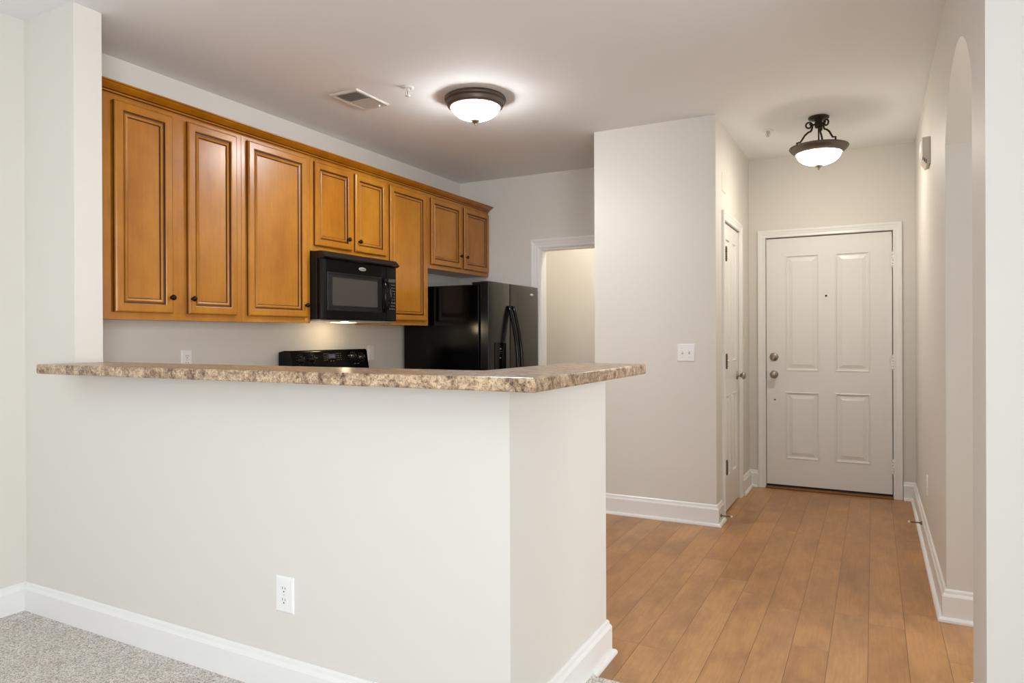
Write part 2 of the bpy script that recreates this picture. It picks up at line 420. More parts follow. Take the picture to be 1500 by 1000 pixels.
# ---- panel door leaf. PV is the raised-panel ring profile
def leaf(O, U, N, w_, h_, panels, th_):
    """flat leaf with pressed raised panels; panels (u0,u1,z0,z1). Front face at height 0 of N"""
    mb = MB(); O, U, N = Vector(O), Vector(U), Vector(N)
    us = sorted({0, w_, *[p[0] for p in panels], *[p[1] for p in panels]}); zs = sorted({0, h_, *[p[2] for p in panels], *[p[3] for p in panels]})
    for i in range(len(us)-1):
        for j in range(len(zs)-1):
            um, zm = (us[i]+us[i+1])/2, (zs[j]+zs[j+1])/2
            if any(p[0] < um < p[1] and p[2] < zm < p[3] for p in panels): continue
            mb.poly([O+U*us[i]+Z*zs[j], O+U*us[i+1]+Z*zs[j], O+U*us[i+1]+Z*zs[j+1], O+U*us[i]+Z*zs[j+1]])
    for p in panels:
        mb.nested(O+U*p[0]+Z*p[2], U, Z, N, p[1]-p[0], p[3]-p[2], [(0, 0, 0), (.004, .003, 0), (.010, .003, 0), (.016, -.006, 0), (.026, -.007, 0), (.050, -.001, 0), (.053, .0008, 0)], 0, False)
    a = [O, O+U*w_, O+U*w_+Z*h_, O+Z*h_]; b = [q-N*th_ for q in a]
    mb.poly(b)
    for k in range(4): mb.poly([a[k], a[(k+1) % 4], b[(k+1) % 4], b[k]])
    return mb

# ---- front door
fd = leaf((-.781, 6.002, .030), X, -Y, .9075, 2.008, [(.146, .400, .214, .760), (.146, .400, .928, 1.868), (.510, .760, .214, .760), (.510, .760, .928, 1.868)], .044)
door1 = struct(fd.build('door_1', 'door'))
casing((-.785, YH, 0), X, -Y, .918, 2.045).build('casing', 'trim', door1)
jb = MB(); jb.box((-.785, 6.047, 0), (-.765, 6.12, 2.045)).box((.113, 6.047, 0), (.133, 6.12, 2.045)).box((-.785, 6.047, 2.025), (.133, 6.12, 2.045)); jb.build('door_stop', 'trim', door1)
B((-.781, 6.004, .012), (.129, 6.04, .032)).build('gap_shade_strip', 'blackm', door1)  # black strip standing in for the shade in the gap under the door
B((-.785, 5.955, 0), (.133, 6.13, .014)).build('threshold', 'threshold', door1, bevel=.004)
def hinge(zc, x, y, mat, parent, nx=0, ny=-1, h=.105, k_=1):
    mb = MB(); q = h/5
    for k in range(5): mb.lathe((x, y, zc-h/2+k*q), [(.0050*k_, .0004), (.0072*k_, .002), (.0072*k_, q-.002), (.0050*k_, q-.0004)], n=14)
    mb.ball((x, y, zc+h/2+.003), .0065, n=10); mb.ball((x, y, zc-h/2-.003), .0065, n=10)
    mb.box((x-.016*abs(ny)-.002*abs(nx), y+.004*abs(ny)-.014*abs(nx), zc-h/2), (x+.016*abs(ny)-.004*abs(nx), y+.009*abs(ny)+.018*abs(nx), zc+h/2))
    return mb.build('hinge', mat, parent)
for z in (1.822, 1.036, .24): hinge(z, .1325, 5.985, 'trim', door1, h=.108, k_=1.35)
def doorknob(c, ax, parent, name='knob'):
    mb = MB(); mb.lathe(c, [(.031, 0), (.032, .004), (.029, .009), (.012, .013), (.0105, .026), (.016, .033), (.026, .041), (.0285, .050), (.026, .059), (.016, .065), (.002, .067)], ax, 32)
    return mb.build(name, 'steel', parent)
doorknob((-.722, 6.002, .929), (0, -1, 0), door1)
db = MB(); db.lathe((-.722, 6.002, 1.072), [(.033, 0), (.034, .006), (.030, .012), (.014, .014), (.013, .018), (.002, .018)], (0, -1, 0), 32)
db.box((-.727, 5.972, 1.056), (-.717, 5.985, 1.088)); db.build('deadbolt', 'steel', door1)
MB().lathe((-.332, 6.002, 1.561), [(.008, 0), (.008, .004), (.005, .005), (.001, .003)], (0, -1, 0), 20).build('peephole', 'dbronze', door1)
MB().lathe((-.717, 6.002, .722), [(.006, 0), (.006, .003), (.003, .004), (.001, .004)], (0, -1, 0), 16).build('screw_head', 'dbronze', door1)
B((-.785, 5.985, .895), (-.7815, 6.003, .955)).build('strike_plate', 'dsteel', door1)

# ---- closet door (left of the hall)
cd = leaf((-.921, 4.888, .012), Y, X, .609, 2.028, [(.095, .265, .235, .815), (.095, .265, 1.045, 1.925), (.345, .515, .235, .815), (.345, .515, 1.045, 1.925)], .035)
door2 = struct(cd.build('door_2', 'door'))
casing((XC, 4.885, 0), Y, X, .615, 2.045).build('casing', 'trim', door2)
for z in (1.813, 1.07, .337): hinge(z, -.897, 4.896, 'dsteel', door2, 1, 0, .088)
doorknob((-.921, 5.432, .945), (1, 0, 0), door2)

# ---- kitchen back doorway (door_3: cased opening)
do = casing((-2.646, YK, 0), X, -Y, .762, 2.032, k=1.35).build('door_3', 'trim'); struct(do)
jm = MB(); jm.box((-2.646, YK+.001, 0), (-2.632, YK+.114, 2.032)).box((-1.898, YK+.001, 0), (-1.884, YK+.114, 2.032)).box((-2.632, YK+.001, 2.018), (-1.898, YK+.114, 2.032))
jm.build('jamb', 'trim', do)

# ------------------------------------------------------------ bar countertop
ct = MB(); zt = 1.1415; zb = 1.1025
ol = [(-3.056, 1.600), (-.774, 1.600), (-.774, 2.585), (-1.098, 2.585), (-1.098, 1.895), (-3.056, 1.895)]
ct.prism([(x, y, zb) for x, y in ol], (0, 0, zt-zb))
tag(ct.build('bar_countertop', 'laminate', bevel=.007, seg=3), 'speckled brown laminate bar top wrapping the half wall corner', 'countertop')

# ------------------------------------------------------------ wall cabinets
XF, XD = -3.17, -3.151
DP = [(0, 0, 0), (0, .010, 1), (.003, .016, 0), (.008, .019, 0), (.038, .019, 0), (.043, .016, 0), (.045, .009, 1), (.051, .008, 1), (.054, .012, 0), (.058, .0135, 0), (.066, .011, 0), (.068, .006, 1), (.0705, .0055, 1), (.072, .006, 0)]
def cab_door(y0, y1, z0, z1, parent, knob=None):
    d = MB().nested((XF+.001, y0, z0), Y, Z, X, y1-y0, z1-z0, DP, 0).build('door', ['wood', 'glaze'], parent)
    if knob:
        k = MB().lathe((XF+.019, knob[0], knob[1]), [(.0075, 0), (.0075, .002), (.0045, .004), (.0045, .010), (.011, .014), (.0145, .019), (.0135, .025), (.008, .029), (.001, .030)], (1, 0, 0), 24).build('knob', 'knob', d)
    return d
def wall_cab(label, y0, y1, z0, z1, doors, xf=XF):
    t = thing('wall_cabinet', label, 'cabinet', (XK+.15, (y0+y1)/2, z0), 'maple wall cabinets')
    B((XK+.002, y0+.0005, z0+.004), (xf-.019, y1-.0005, z1)).build('body', 'wood', t)
    fr = MB(); st = .04
    fr.box((xf-.019, y0+.0005, z0), (xf, y0+st, z1)); fr.box((xf-.019, y1-st, z0), (xf, y1-.0005, z1))
    fr.box((xf-.019, y0+st, z0), (xf-.0004, y1-st, z0+.036)); fr.box((xf-.019, y0+st, z1-.036), (xf-.0004, y1-st, z1))
    if len(doors) == 2:
        c_ = (doors[0][1]+doors[1][0])/2; hw = (doors[1][0]-doors[0][1])/2+.01
        fr.box((xf-.019, c_-hw, z0+.036), (xf-.0002, c_+hw, z1-.036))
    fr.build('face_frame', 'wood', t, bevel=.0007, seg=1)
    for (a, b, q0, q1, kn) in doors: cab_door(a, b, q0, q1, t, kn)
    return t
wall_cab('tall two-door honey maple wall cabinet beside the white column', 1.951, 2.7445, 1.337, 2.404, [(2.000, 2.304, 1.372, 2.373, (2.288, 1.452)), (2.392, 2.704, 1.372, 2.373, (2.410, 1.451))])
wall_cab('single-door honey maple wall cabinet just left of the microwave', 2.7455, 3.281, 1.337, 2.404, [(2.782, 3.240, 1.372, 2.373, (3.222, 1.448))])
wall_cab('short two-door honey maple cabinet above the black microwave', 3.282, 4.059, 1.800, 2.404, [(3.314, 3.666, 1.836, 2.373, (3.616, 1.908)), (3.700, 4.040, 1.836, 2.373, (3.730, 1.906))])
wall_cab('single-door honey maple cabinet between microwave and refrigerator', 4.060, 4.589, 1.337, 2.404, [(4.086, 4.550, 1.372, 2.373, None)])
wall_cab('short two-door honey maple cabinet above the black refrigerator', 4.590, 5.573, 1.800, 2.404, [(4.622, 5.079, 1.834, 2.373, (5.050, 1.940)), (5.128, 5.555, 1.834, 2.373, (5.150, 1.940))])
cr = MB()
CP = [(0, 0), (.004, .001), (.006, .006), (.004, .009), (.010, .010), (.013, .014), (.014, .017), (.020, .021), (.034, .029), (.046, .036), (.052, .041), (.054, .044), (.060, .045), (.060, .052), (0, .052)]
cr.rings([[Vector((XF-.002+d, y, 2.392+h)) for d, h in CP] for y in (1.90, 5.5735)], 0, True, False, False, [0, 0, 1, 1, 0, 0, 1, 0, 0, 0, 0, 1, 0, 0, 0])
cr.box((XK+.002, 1.90, 2.4045), (XF-.002, 5.5735, 2.418))
tag(cr.build('crown_molding', ['crownwood', 'glaze']), 'honey maple crown molding along the tops of the wall cabinets', 'molding')

# ------------------------------------------------------------ microwave
mw = thing('microwave', 'black over-range microwave under the short maple cabinet', 'microwave', (-3.28, 3.67, 1.355))
B((XK+.003, 3.286, 1.362), (-3.118, 4.055, 1.796)).build('body', 'blackm', mw, bevel=.004)
B((XK+.01, 3.29, 1.350), (-3.10, 4.05, 1.361)).build('bottom_plate', 'silver', mw, bevel=.003)
g = MB(); g.prism([(-3.118, 3.286, 1.748), (-3.066, 3.286, 1.748), (-3.050, 3.286, 1.758), (-3.050, 3.286, 1.764), (-3.078, 3.286, 1.796), (-3.118, 3.286, 1.796)], (0, .769, 0)); 
g.build('vent_grille', 'black', mw, bevel=.0015)
mdoor = MB(); XM = -3.078
mdoor.prism([(-3.117, 3.288, 1.362), (XM-.014, 3.288, 1.362), (XM-.004, 3.300, 1.362), (XM, 3.325, 1.362), (XM, 3.938, 1.362), (-3.117, 3.938, 1.362)], (0, 0, .385))
md = mdoor.build('door', 'blackg', mw, bevel=.002)
wf = MB().nested((XM+.0005, 3.336, 1.418), Y, Z, X, .552, .250, [(0, 0, 0), (.004, .003, 0), (.010, .003, 0), (.016, -.001+.001, 0), (.044, .0004, 0), (.046, .0014, 0)], 0); wf.build('window_frame', 'black', md)
B((XM+.0018, 3.382, 1.453), (XM+.0030, 3.836, 1.634)).build('window_glass', 'micglass', md)
hp = []
for k in range(25):
    a = PI*k/24; hp.append((XM+.004+.040*math.sin(a), 3.912-.012*math.cos(a*2)*.0, 1.655-.235*k/24))
mh = MB(); 
n = 30; pts = [(XM+.012+.034*math.cos(2*PI*k/n/1)**2*.0+.030*(1-abs(math.sin(2*PI*k/n))**3), 3.905+.030*math.cos(2*PI*k/n), 1.540+.115*math.sin(2*PI*k/n)) for k in range(n)]
mh.tube(pts, .0085, 10, closed=True)
mh.box((XM, 3.898, 1.642), (XM+.016, 3.912, 1.660)); mh.box((XM, 3.898, 1.420), (XM+.016, 3.912, 1.438))
mh.build('handle', 'blackg', md, bevel=.002)
bd = MB(); n = 36
bd.rings([[Vector((XM+h, 3.676+.037*s_*math.cos(2*PI*k/n), 1.708+.0135*s_*math.sin(2*PI*k/n))) for k in range(n)] for s_, h in ((1, 0), (1, .003), (.93, .0042), (.02, .0048))], 0)
bo = bd.build('badge', 'silver', md)
sw = MB(); sw.tube([(XM+.0052, 3.676+.030*math.cos(a), 1.708+.0100*math.sin(a)) for a in [R(20+8*k) for k in range(34)]], .0007, 6)
sw.build('badge_ring', 'greymark', bo)
text_mb('Whirlpool', .0105, (XM+.0048, 3.676, 1.7075), Y, Z, X).build('badge_lettering', 'slot', bo)
cpn = B((-3.117, 3.942, 1.362), (XM-.001, 4.053, 1.747)).build('control_panel', 'blackg', mw, bevel=.003)
B((XM-.001, 3.962, 1.640), (XM+.0004, 4.040, 1.664)).build('display', 'micglass', cpn, bevel=.0005)
ky = [['1', '2', '3'], ['4', '5', '6'], ['7', '8', '9'], ['*', '0', '#']]
kb = MB()
for r in range(9):
    for q in range(3):
        yy = 3.975+q*.0265; zz = 1.622-r*.0215
        if 3 <= r <= 5 or r == 6 and q == 1:
            txt = ky[r-3][q]; tm = text_mb(txt, .016, (XM-.0005, yy, zz), Y, Z, X); o_ = len(kb.v); kb.v += tm.v
            for f in tm.f: kb.face([i+o_ for i in f])
        else:
            kb.box((XM-.001, yy-.009, zz-.0020), (XM+.0004, yy+.009, zz+.0008))
kb.build('keypad_print', 'greymark', cpn)
ln = B((-3.33, 3.64, 1.3465), (-3.22, 3.78, 1.3505)).build('lamp_lens', 'hoodlamp', mw)
point('hood_lamp', (-3.27, 3.72, 1.318), 1.0, (1, .76, .47), .03)

# ------------------------------------------------------------ range
rg = thing('kitchen_range', 'black electric range with slanted back control panel, below the microwave', 'range', (-3.13, 3.67, 0))
B((-3.46, 3.293, .03), (-2.84, 4.049, .905)).build('body', 'black', rg, bevel=.004)
B((-3.45, 3.31, 0), (-2.90, 4.03, .030)).build('plinth', 'blackm', rg)
ckt = B((-3.40, 3.290, .9055), (-2.82, 4.052, .918)).build('cooktop', 'blackg', rg, bevel=.003)
for (x, y, r) in ((-3.26, 3.48, .08), (-3.26, 3.87, .105), (-2.98, 3.48, .105), (-2.98, 3.87, .08)):
    MB().lathe((x, y, .918), [(r-.006, 0), (r-.006, .0006), (r, .0006), (r, 0)], n=48, cap=False).build('burner_ring', 'greymark', rg)
od = B((-2.839, 3.30, .20), (-2.805, 4.04, .84)).build('oven_door', 'blackg', rg, bevel=.005)
MB().tube([(-2.806, 3.36, .79), (-2.765, 3.365, .79), (-2.765, 3.975, .79), (-2.806, 3.98, .79)], .011, 10).build('handle', 'black', od)
bgp = MB(); bgp.prism([(-3.46, 3.291, .919), (-3.315, 3.291, .919), (-3.318, 3.291, .95), (-3.352, 3.291, 1.150), (-3.362, 3.291, 1.160), (-3.41, 3.291, 1.160), (-3.46, 3.291, 1.150)], (0, .760, 0))
bgo = bgp.build('control_panel', 'blackg', rg, bevel=.003)
sl_ = Vector((-3.352+3.318, 0, .2)).normalized(); sn = Vector((sl_.z, 0, -sl_.x))
def pp(y, z): return Vector((-3.318+(z-.95)*(-.034/.2), y, z))
for y, z in ((3.372, 1.098), (3.472, 1.104), (3.886, 1.104), (3.975, 1.096)):
    k = MB(); c_ = pp(y, z); k.lathe(c_, [(.027, 0), (.026, .004), (.021, .007), (.019, .022), (.017, .025), (.001, .026)], sn, 32)
    q = sn.to_track_quat('Z', 'Y')
    a0 = c_+sn*.025; e1 = sl_*.018; e2 = Y*.0045
    k.prism([a0-e1-e2, a0+e1-e2, a0+e1+e2, a0-e1+e2], sn*.006)
    ko = k.build('knob', 'black', bgo)
    rn = MB()
    for j in range(11):
        a = R(-150+30*j); p0 = c_+sn*.0012+sl_*math.cos(a)*.036+Y*math.sin(a)*.036
        rn.box(p0-Vector((.0008, .0014, .0014)), p0+Vector((.0008, .0014, .0014)))
    rn.build('dial_marks', 'greymark', ko)
    rn = MB(); a0 = c_+sn*.0312; rn.prism([a0-sl_*.0-Y*.0012, a0+sl_*.017-Y*.0012, a0+sl_*.017+Y*.0012, a0+Y*.0012], sn*.0006)
    rn.build('pointer', 'greymark', ko)
dpl = MB(); a0 = pp(3.668, 1.115)+sn*.0006; dpl.prism([a0-Y*.040-sl_*.017, a0+Y*.040-sl_*.017, a0+Y*.040+sl_*.017, a0-Y*.040+sl_*.017], sn*.0008)
dpo = dpl.build('display', 'micglass', bgo)
text_mb('12:25', .026, pp(3.668, 1.115)+sn*.0012, Y, sl_, sn).build('clock_digits', 'led', dpo)
pm = MB()
for yy in (3.592, 3.608, 3.622, 3.722, 3.738, 3.760):
    for q in range(4):
        a0 = pp(yy, 1.132-q*.014)+sn*.0006; pm.prism([a0-Y*.005-sl_*.0012, a0+Y*.005-sl_*.0012, a0+Y*.005+sl_*.0012, a0-Y*.005+sl_*.0012], sn*.0005)
for yy in (3.655, 3.682):
    a0 = pp(yy, 1.082)+sn*.0006; pm.prism([a0-Y*.004-sl_*.003, a0+Y*.004-sl_*.003, a0+Y*.004+sl_*.003, a0-Y*.004+sl_*.003], sn*.0005)
for yy, zz in ((3.52, 1.108), (3.845, 1.115), (3.36, 1.050), (3.40, 1.050), (3.45, 1.050), (3.90, 1.056), (3.935, 1.056)):
    a0 = pp(yy, zz)+sn*.0006; pm.prism([a0-Y*.010-sl_*.0016, a0+Y*.010-sl_*.0016, a0+Y*.010+sl_*.0016, a0-Y*.010+sl_*.0016], sn*.0005)
pm.build('panel_print', 'greymark', bgo)

# ------------------------------------------------------------ base cabinets and worktops on both sides of the range
XBF = -2.875
def base_cab(label, y0, y1, nd):
    t = thing('base_cabinet', label, 'cabinet', (XK+.3, (y0+y1)/2, 0), 'maple base cabinets')
    B((XK+.002, y0+.0005, .10), (XBF-.0195, y1-.0005, .875)).build('body', 'wood', t)
    B((XK+.03, y0+.001, 0), (XBF-.075, y1-.001, .0995)).build('toe_kick', 'glaze', t)
    B((XBF-.019, y0+.0005, .10), (XBF, y1-.0005, .875)).build('face_frame', 'wood', t)
    wd = (y1-y0-.05)/nd
    for k in range(nd):
        a = y0+.025+wd*k+.006; b = a+wd-.012
        def fr(n_, z0, z1):
            return MB().nested((XBF+.001, a, z0), Y, Z, X, b-a, z1-z0, [(i_*(.5 if n_ == 'drawer' else 1), h_, m_) for i_, h_, m_ in DP], 0).build(n_, ['wood', 'glaze'], t)
        for n_, z0, z1, kz, ky2 in (('door', .135, .66, .60, b-.03 if k % 2 == 0 else a+.03), ('drawer', .70, .845, .772, (a+b)/2)):
            d_ = fr(n_, z0, z1)
            MB().lathe((XBF+.019, ky2, kz), [(.0075, 0), (.0075, .002), (.0045, .004), (.0045, .010), (.011, .014), (.0145, .019), (.0135, .025), (.008, .029), (.001, .030)], (1, 0, 0), 24).build('knob', 'knob', d_)
base_cab('two-door maple base cabinet behind the column end of the bar', 1.90, 2.72, 2)
base_cab('narrow maple base cabinet just left of the black range', 2.722, 3.288, 1)
base_cab('narrow maple base cabinet between black range and refrigerator', 4.056, 4.622, 1)
for lab, y0, y1 in (('speckled brown kitchen worktop left of the black range', 1.885, 3.2885), ('short speckled brown worktop between range and refrigerator', 4.0535, 4.626)):
    wt = MB(); wt.prism([(XK+.002, y0, .877), (-2.84, y0, .877), (-2.84, y0, .915), (XK+.022, y0, .915), (XK+.022, y0, .975), (XK+.002, y0, .975)], (0, y1-y0, 0))
    tag(wt.build('worktop', 'laminate', bevel=.004), lab, 'countertop', 'kitchen worktops')

# ------------------------------------------------------------ refrigerator
fg = thing('refrigerator', 'black side-by-side refrigerator in the kitchen corner', 'refrigerator', (-3.05, 5.07, 0))
B((-3.44, 4.632, .03), (-2.722, 5.520, 1.655)).build('body', 'blackg', fg, bevel=.006)
B((-3.40, 4.66, 0), (-2.74, 5.49, .030)).build('base_grille', 'blackm', fg)
def fdoor(y0, y1):
    mb = MB(); x0, x1 = -2.712, -2.640
    n = 10; pts = [(x0, y0)]+[(x1+.014*math.sin(PI*(.12+.76*k/n)), y0+(y1-y0)*k/n) for k in range(n+1)]+[(x0, y1)]
    mb.prism([(x, y, .05) for x, y in pts], (0, 0, 1.628)); return mb.build('door', 'blackdoor', fg, bevel=.007, seg=3)
fl = fdoor(4.633, 4.983); fr_ = fdoor(4.991, 5.518)
def fhandle(y, par, s):
    pts = []
    for k in range(21):
        t_ = k/20; z = 1.485-t_*1.02
        pts.append((-2.622+.078*math.sin(PI*t_)**.85, y, z))
    MB().tube([(-2.636, y, 1.485)]+pts+[(-2.636, y, .465)], .0145, 12).build('handle', 'blackg', par)
fhandle(4.950, fl, -1); fhandle(5.022, fr_, 1)
for y in (4.66, 5.49): MB().box((-2.79, y-.02, 1.656), (-2.66, y+.02, 1.676)).build('hinge_cover', 'black', fg, bevel=.006)
dsp = MB().nested((-2.6255, 4.715, .93), Y, Z, X, .185, .27, [(0, 0, 0), (.003, .002, 0), (.008, .002, 0), (.012, .001, 0)], 0).build('dispenser', 'blackg', fl)
dm = MB()
for q, (yy, zz, w_, h_) in enumerate(((4.805, 1.150, .016, .010), (4.79, 1.128, .006, .003), (4.805, 1.128, .006, .003), (4.825, 1.128, .006, .003), (4.79, 1.112, .006, .003), (4.82, 1.112, .006, .003), (4.80, 1.078, .022, .006))):
    dm.box((-2.6248, yy-w_/2, zz-h_/2), (-2.6238, yy+w_/2, zz+h_/2))
dm.build('dispenser_marks', 'greymark', dsp)
bd = MB(); n = 28
bd.rings([[Vector((-2.6285+h, 5.372+.030*s_*math.cos(2*PI*k/n), 1.606+.010*s_*math.sin(2*PI*k/n))) for k in range(n)] for s_, h in ((1, 0), (1, .003), (.9, .004), (.02, .0045))], 0)
bo = bd.build('badge', 'silver', fr_)
text_mb('Whirlpool', .0085, (-2.6240, 5.372, 1.6055), Y, Z, X).build('badge_lettering', 'slot', bo)

# ------------------------------------------------------------ wall plates
def plate(name, label, cat, C, U, N, w_, h_, kind, group=None, mat='plastic'):
    C, U, N = Vector(C), Vector(U), Vector(N); t = thing(name, label, cat, C-Z*h_/2, group)
    O = C-U*w_/2-Z*h_/2
    MB().nested(O, U, Z, N, w_, h_, [(0, .0002, 0), (.001, .003, 0), (.005, .0058, 0), (.008, .0064, 0)], 0).build('cover_plate', mat, t)
    def rect(mb, du, dz, ww, hh, h0, h1):
        o = C+U*(du-ww/2)+Z*(dz-hh/2)+N*h0; mb.prism([o, o+U*ww, o+U*ww+Z*hh, o+Z*hh], N*(h1-h0))
    if kind == 'outlet':
        for dz in (.0195, -.0195):
            sc = MB(); pts = []
            for k in range(28):
                a = 2*PI*k/28; xx = .0172*math.cos(a); zz = max(-.0135, min(.0135, .0172*math.sin(a))); pts.append(C+U*xx+Z*(dz+zz)+N*.0060)
            sc.prism(pts, N*.0016); so_ = sc.build('receptacle', mat, t)
            for q_, hh_ in ((-.0065, .009), (.0065, .0075)):
                sm_ = MB(); rect(sm_, q_, dz+.004, .0022, hh_, .0074, .0079); sm_.build('slot', 'slot', so_)
            MB().lathe(C+Z*(dz-.0075)+N*.0074, [(.0028, 0), (.0028, .0005)], N, 12).build('ground_hole', 'slot', so_)
        MB().lathe(C+N*.0062, [(.003, 0), (.003, .0012), (.001, .0015)], N, 14).build('screw', 'vent', t)
    elif kind.startswith('toggle'):
        k = int(kind[-1])
        for i in range(k):
            du = (i-(k-1)/2)*.046
            a = MB(); rect(a, du, 0, .010, .024, .0062, .0072); fo = a.build('toggle_frame', 'vent', t)
            o = C+U*du+N*.007; g_ = MB(); g_.prism([o-U*.0035-Z*.006, o+U*.0035-Z*.006, o+U*.003+Z*.002+N*.014, o-U*.003+Z*.002+N*.014], Z*.006)
            g_.build('toggle', mat, fo, bevel=.0008)
            for dz in (.030, -.030): MB().lathe(C+U*du+Z*dz+N*.0062, [(.0028, 0), (.0028, .001), (.001, .0013)], N, 12).build('screw', 'vent', t)
    elif kind == 'rocker':
        a = MB(); rect(a, 0, 0, .033, .067, .0062, .0085); a.build('rocker', mat, t, bevel=.001)
    return t
plate('wall_outlet', 'white duplex outlet low on the living-room side of the bar wall', 'outlet', (-1.8185, YB, .353), X, -Y, .086, .127, 'outlet', 'electrical outlets')
plate('wall_outlet', 'white duplex outlet on the backsplash left of the range', 'outlet', (XK, 2.618, 1.121), Y, X, .072, .118, 'outlet', 'electrical outlets')
plate('backsplash_switch', 'white rocker plate on the backsplash between range and refrigerator', 'switch', (XK, 4.247, 1.121), Y, X, .074, .118, 'rocker')
plate('light_switch', 'white double toggle switch plate on the closet wall facing the bar', 'switch', (-1.1115, YS, 1.1345), X, -Y, .119, .119, 'toggle2')
plate('wall_outlet', 'white outlet low on the right hall wall past the arch', 'outlet', (XR, 4.70, .365), -Y, -X, .072, .118, 'outlet', 'electrical outlets', 'plastic')
plate('hall_switch', 'white switch plate beside the front door, lower of the two', 'switch', (XC, 5.735, 1.16), Y, X, .073, .118, 'toggle1', None, 'beige_plastic')
plate('hall_thermostat', 'small cream wall control beside the front door, upper of the two', 'thermostat', (XC, 5.715, 1.31), Y, X, .075, .118, 'rocker', None, 'beige_plastic')
plate('cover_plate', 'blank white cover plate high above the closet door', 'wall plate', (XC, 4.895, 2.30), Y, X, .13, .13, 'blank', None, 'beige_plastic')

# ------------------------------------------------------------ alarm sounder
al = thing('alarm_sounder', 'cream wall alarm sounder high on the right hall wall', 'alarm', (XR, 4.50, 2.187))
bx = MB(); bx.prism([(XR, 4.425, 2.195), (.262, 4.425, 2.187), (.240, 4.425, 2.225), (.240, 4.425, 2.339), (XR, 4.425, 2.342)], (0, .165, 0)); bx.build('housing', 'beige_plastic', al, bevel=.003)
MB().ball((.240, 4.507, 2.283), .055, .16, 1.15, 1, 24).build('lens', 'plastic', al)
sl2 = MB()
for k in range(3): sl2.box((.2425+k*.008, 4.421, 2.214-k*.010), (.2455+k*.008, 4.43, 2.232-k*.008))
sl2.build('sound_slots', 'slot', al)

# ------------------------------------------------------------ door stops
def stop(label, p0, p1):
    t = thing('door_stop', label, 'door stop', p0, 'spring door stops'); p0, p1 = Vector(p0), Vector(p1); d = (p1-p0)
    MB().lathe(p0, [(.012, 0), (.012, .003), (.007, .008), (.004, .009)], d, 20).build('base', 'dsteel', t)
    n = 150; q = d.to_track_quat('Z', 'Y'); L = d.length-.016
    MB().tube([p0+q@Vector((.0042*math.cos(k*.75), .0042*math.sin(k*.75), .008+L*k/n)) for k in range(n+1)], .0011, 6).build('spring', 'dsteel', t)
    MB().lathe(p1-d.normalized()*.012, [(.006, 0), (.0072, .003), (.0072, .010), (.004, .013), (.001, .0135)], d, 18).build('rubber_tip', 'rubber', t)
stop('spring door stop on the baseboard at the closet corner', (XC+.018, 4.668, .060), (XC+.093, 4.668, .060))
stop('spring door stop on the right hall baseboard past the arch', (XR-.018, 4.945, .085), (XR-.092, 4.945, .085))

# ------------------------------------------------------------ ceiling vent
vx0, vx1, vy0, vy1 = -2.882, -2.668, 3.143, 3.455
cv = thing('ceiling_vent', 'off-white rectangular air vent in the kitchen ceiling', 'vent', ((vx0+vx1)/2, (vy0+vy1)/2, H))
fr = MB(); zc = H-.0005
O = Vector((vx0, vy0, zc))
def frame_ring(mb, insets):
    prev = None
    for ins, hh in insets:
        r = [mb.vert((vx0+a, vy0+b, zc-hh)) for a, b in ((ins, ins), (vx1-vx0-ins, ins), (vx1-vx0-ins, vy1-vy0-ins), (ins, vy1-vy0-ins))]
        if prev:
            for k in range(4): mb.face((prev[k], prev[(k+1) % 4], r[(k+1) % 4], r[k]))
        prev = r
frame_ring(fr, [(0, 0), (.001, .004), (.006, .010), (.026, .008), (.030, .003), (.030, 0)])
fr.box((vx0+.028, (vy0+vy1)/2-.004, zc-.008), (vx1-.028, (vy0+vy1)/2+.004, zc-.001))
fr.build('frame', 'vent', cv)
B((vx0+.02, vy0+.02, zc-.0012), (vx1-.02, vy1-.02, zc)).build('duct_opening', 'shadowbox', cv)
sv = MB(); ym = (vy0+vy1)/2
for k in range(8):
    y = vy0+.040+k*.0135
    if y < ym-.008: sv.prism([(vx0+.03, y, zc-.0015), (vx0+.03, y+.0015, zc-.0015), (vx0+.03, y-.006, zc-.009), (vx0+.03, y-.0075, zc-.009)], (vx1-vx0-.06, 0, 0))
for k in range(9):
    y = ym+.012+k*.0135
    sv.prism([(vx0+.03, y, zc-.0015), (vx0+.03, y+.0015, zc-.0015), (vx0+.03, y+.013, zc-.008), (vx0+.03, y+.0115, zc-.008)], (vx1-vx0-.06, 0, 0))
sv.build('louvers', 'vent', cv)
B((vx1-.06, vy1-.04, zc-.020), (vx1-.052, vy1-.030, zc-.004)).build('damper_lever', 'plastic', cv, bevel=.001)

# ------------------------------------------------------------ sprinklers
def sprinkler(label, x, y):
    t = thing('fire_sprinkler', label, 'sprinkler', (x, y, H), 'ceiling sprinklers')
    MB().lathe((x, y, H-.0003), [(.036, 0), (.036, -.003), (.030, -.006), (.018, -.008), (.016, -.004)], n=32).build('escutcheon', 'plastic', t)
    a = MB(); a.lathe((x, y, H-.005), [(.010, 0), (.010, -.014), (.006, -.016)], n=20)
    for s in (-1, 1): a.tube([(x+s*.009, y, H-.020), (x+s*.013, y, H-.030), (x+s*.009, y, H-.042), (x, y, H-.046)], .0028, 8)
    a.build('frame_arms', 'vent', t)
    MB().lathe((x, y, H-.021), [(.0022, 0), (.0026, -.010), (.0022, -.021)], n=12).build('bulb', 'dsteel', t)
    MB().lathe((x, y, H-.045), [(.003, 0), (.015, -.003), (.016, -.004), (.003, -.0045)], n=24).build('deflector', 'plastic', t)
sprinkler('white fire sprinkler on the kitchen ceiling beside the air vent', -2.398, 3.273)
sprinkler('white fire sprinkler on the hall ceiling left of the hanging light', -.658, 5.169)

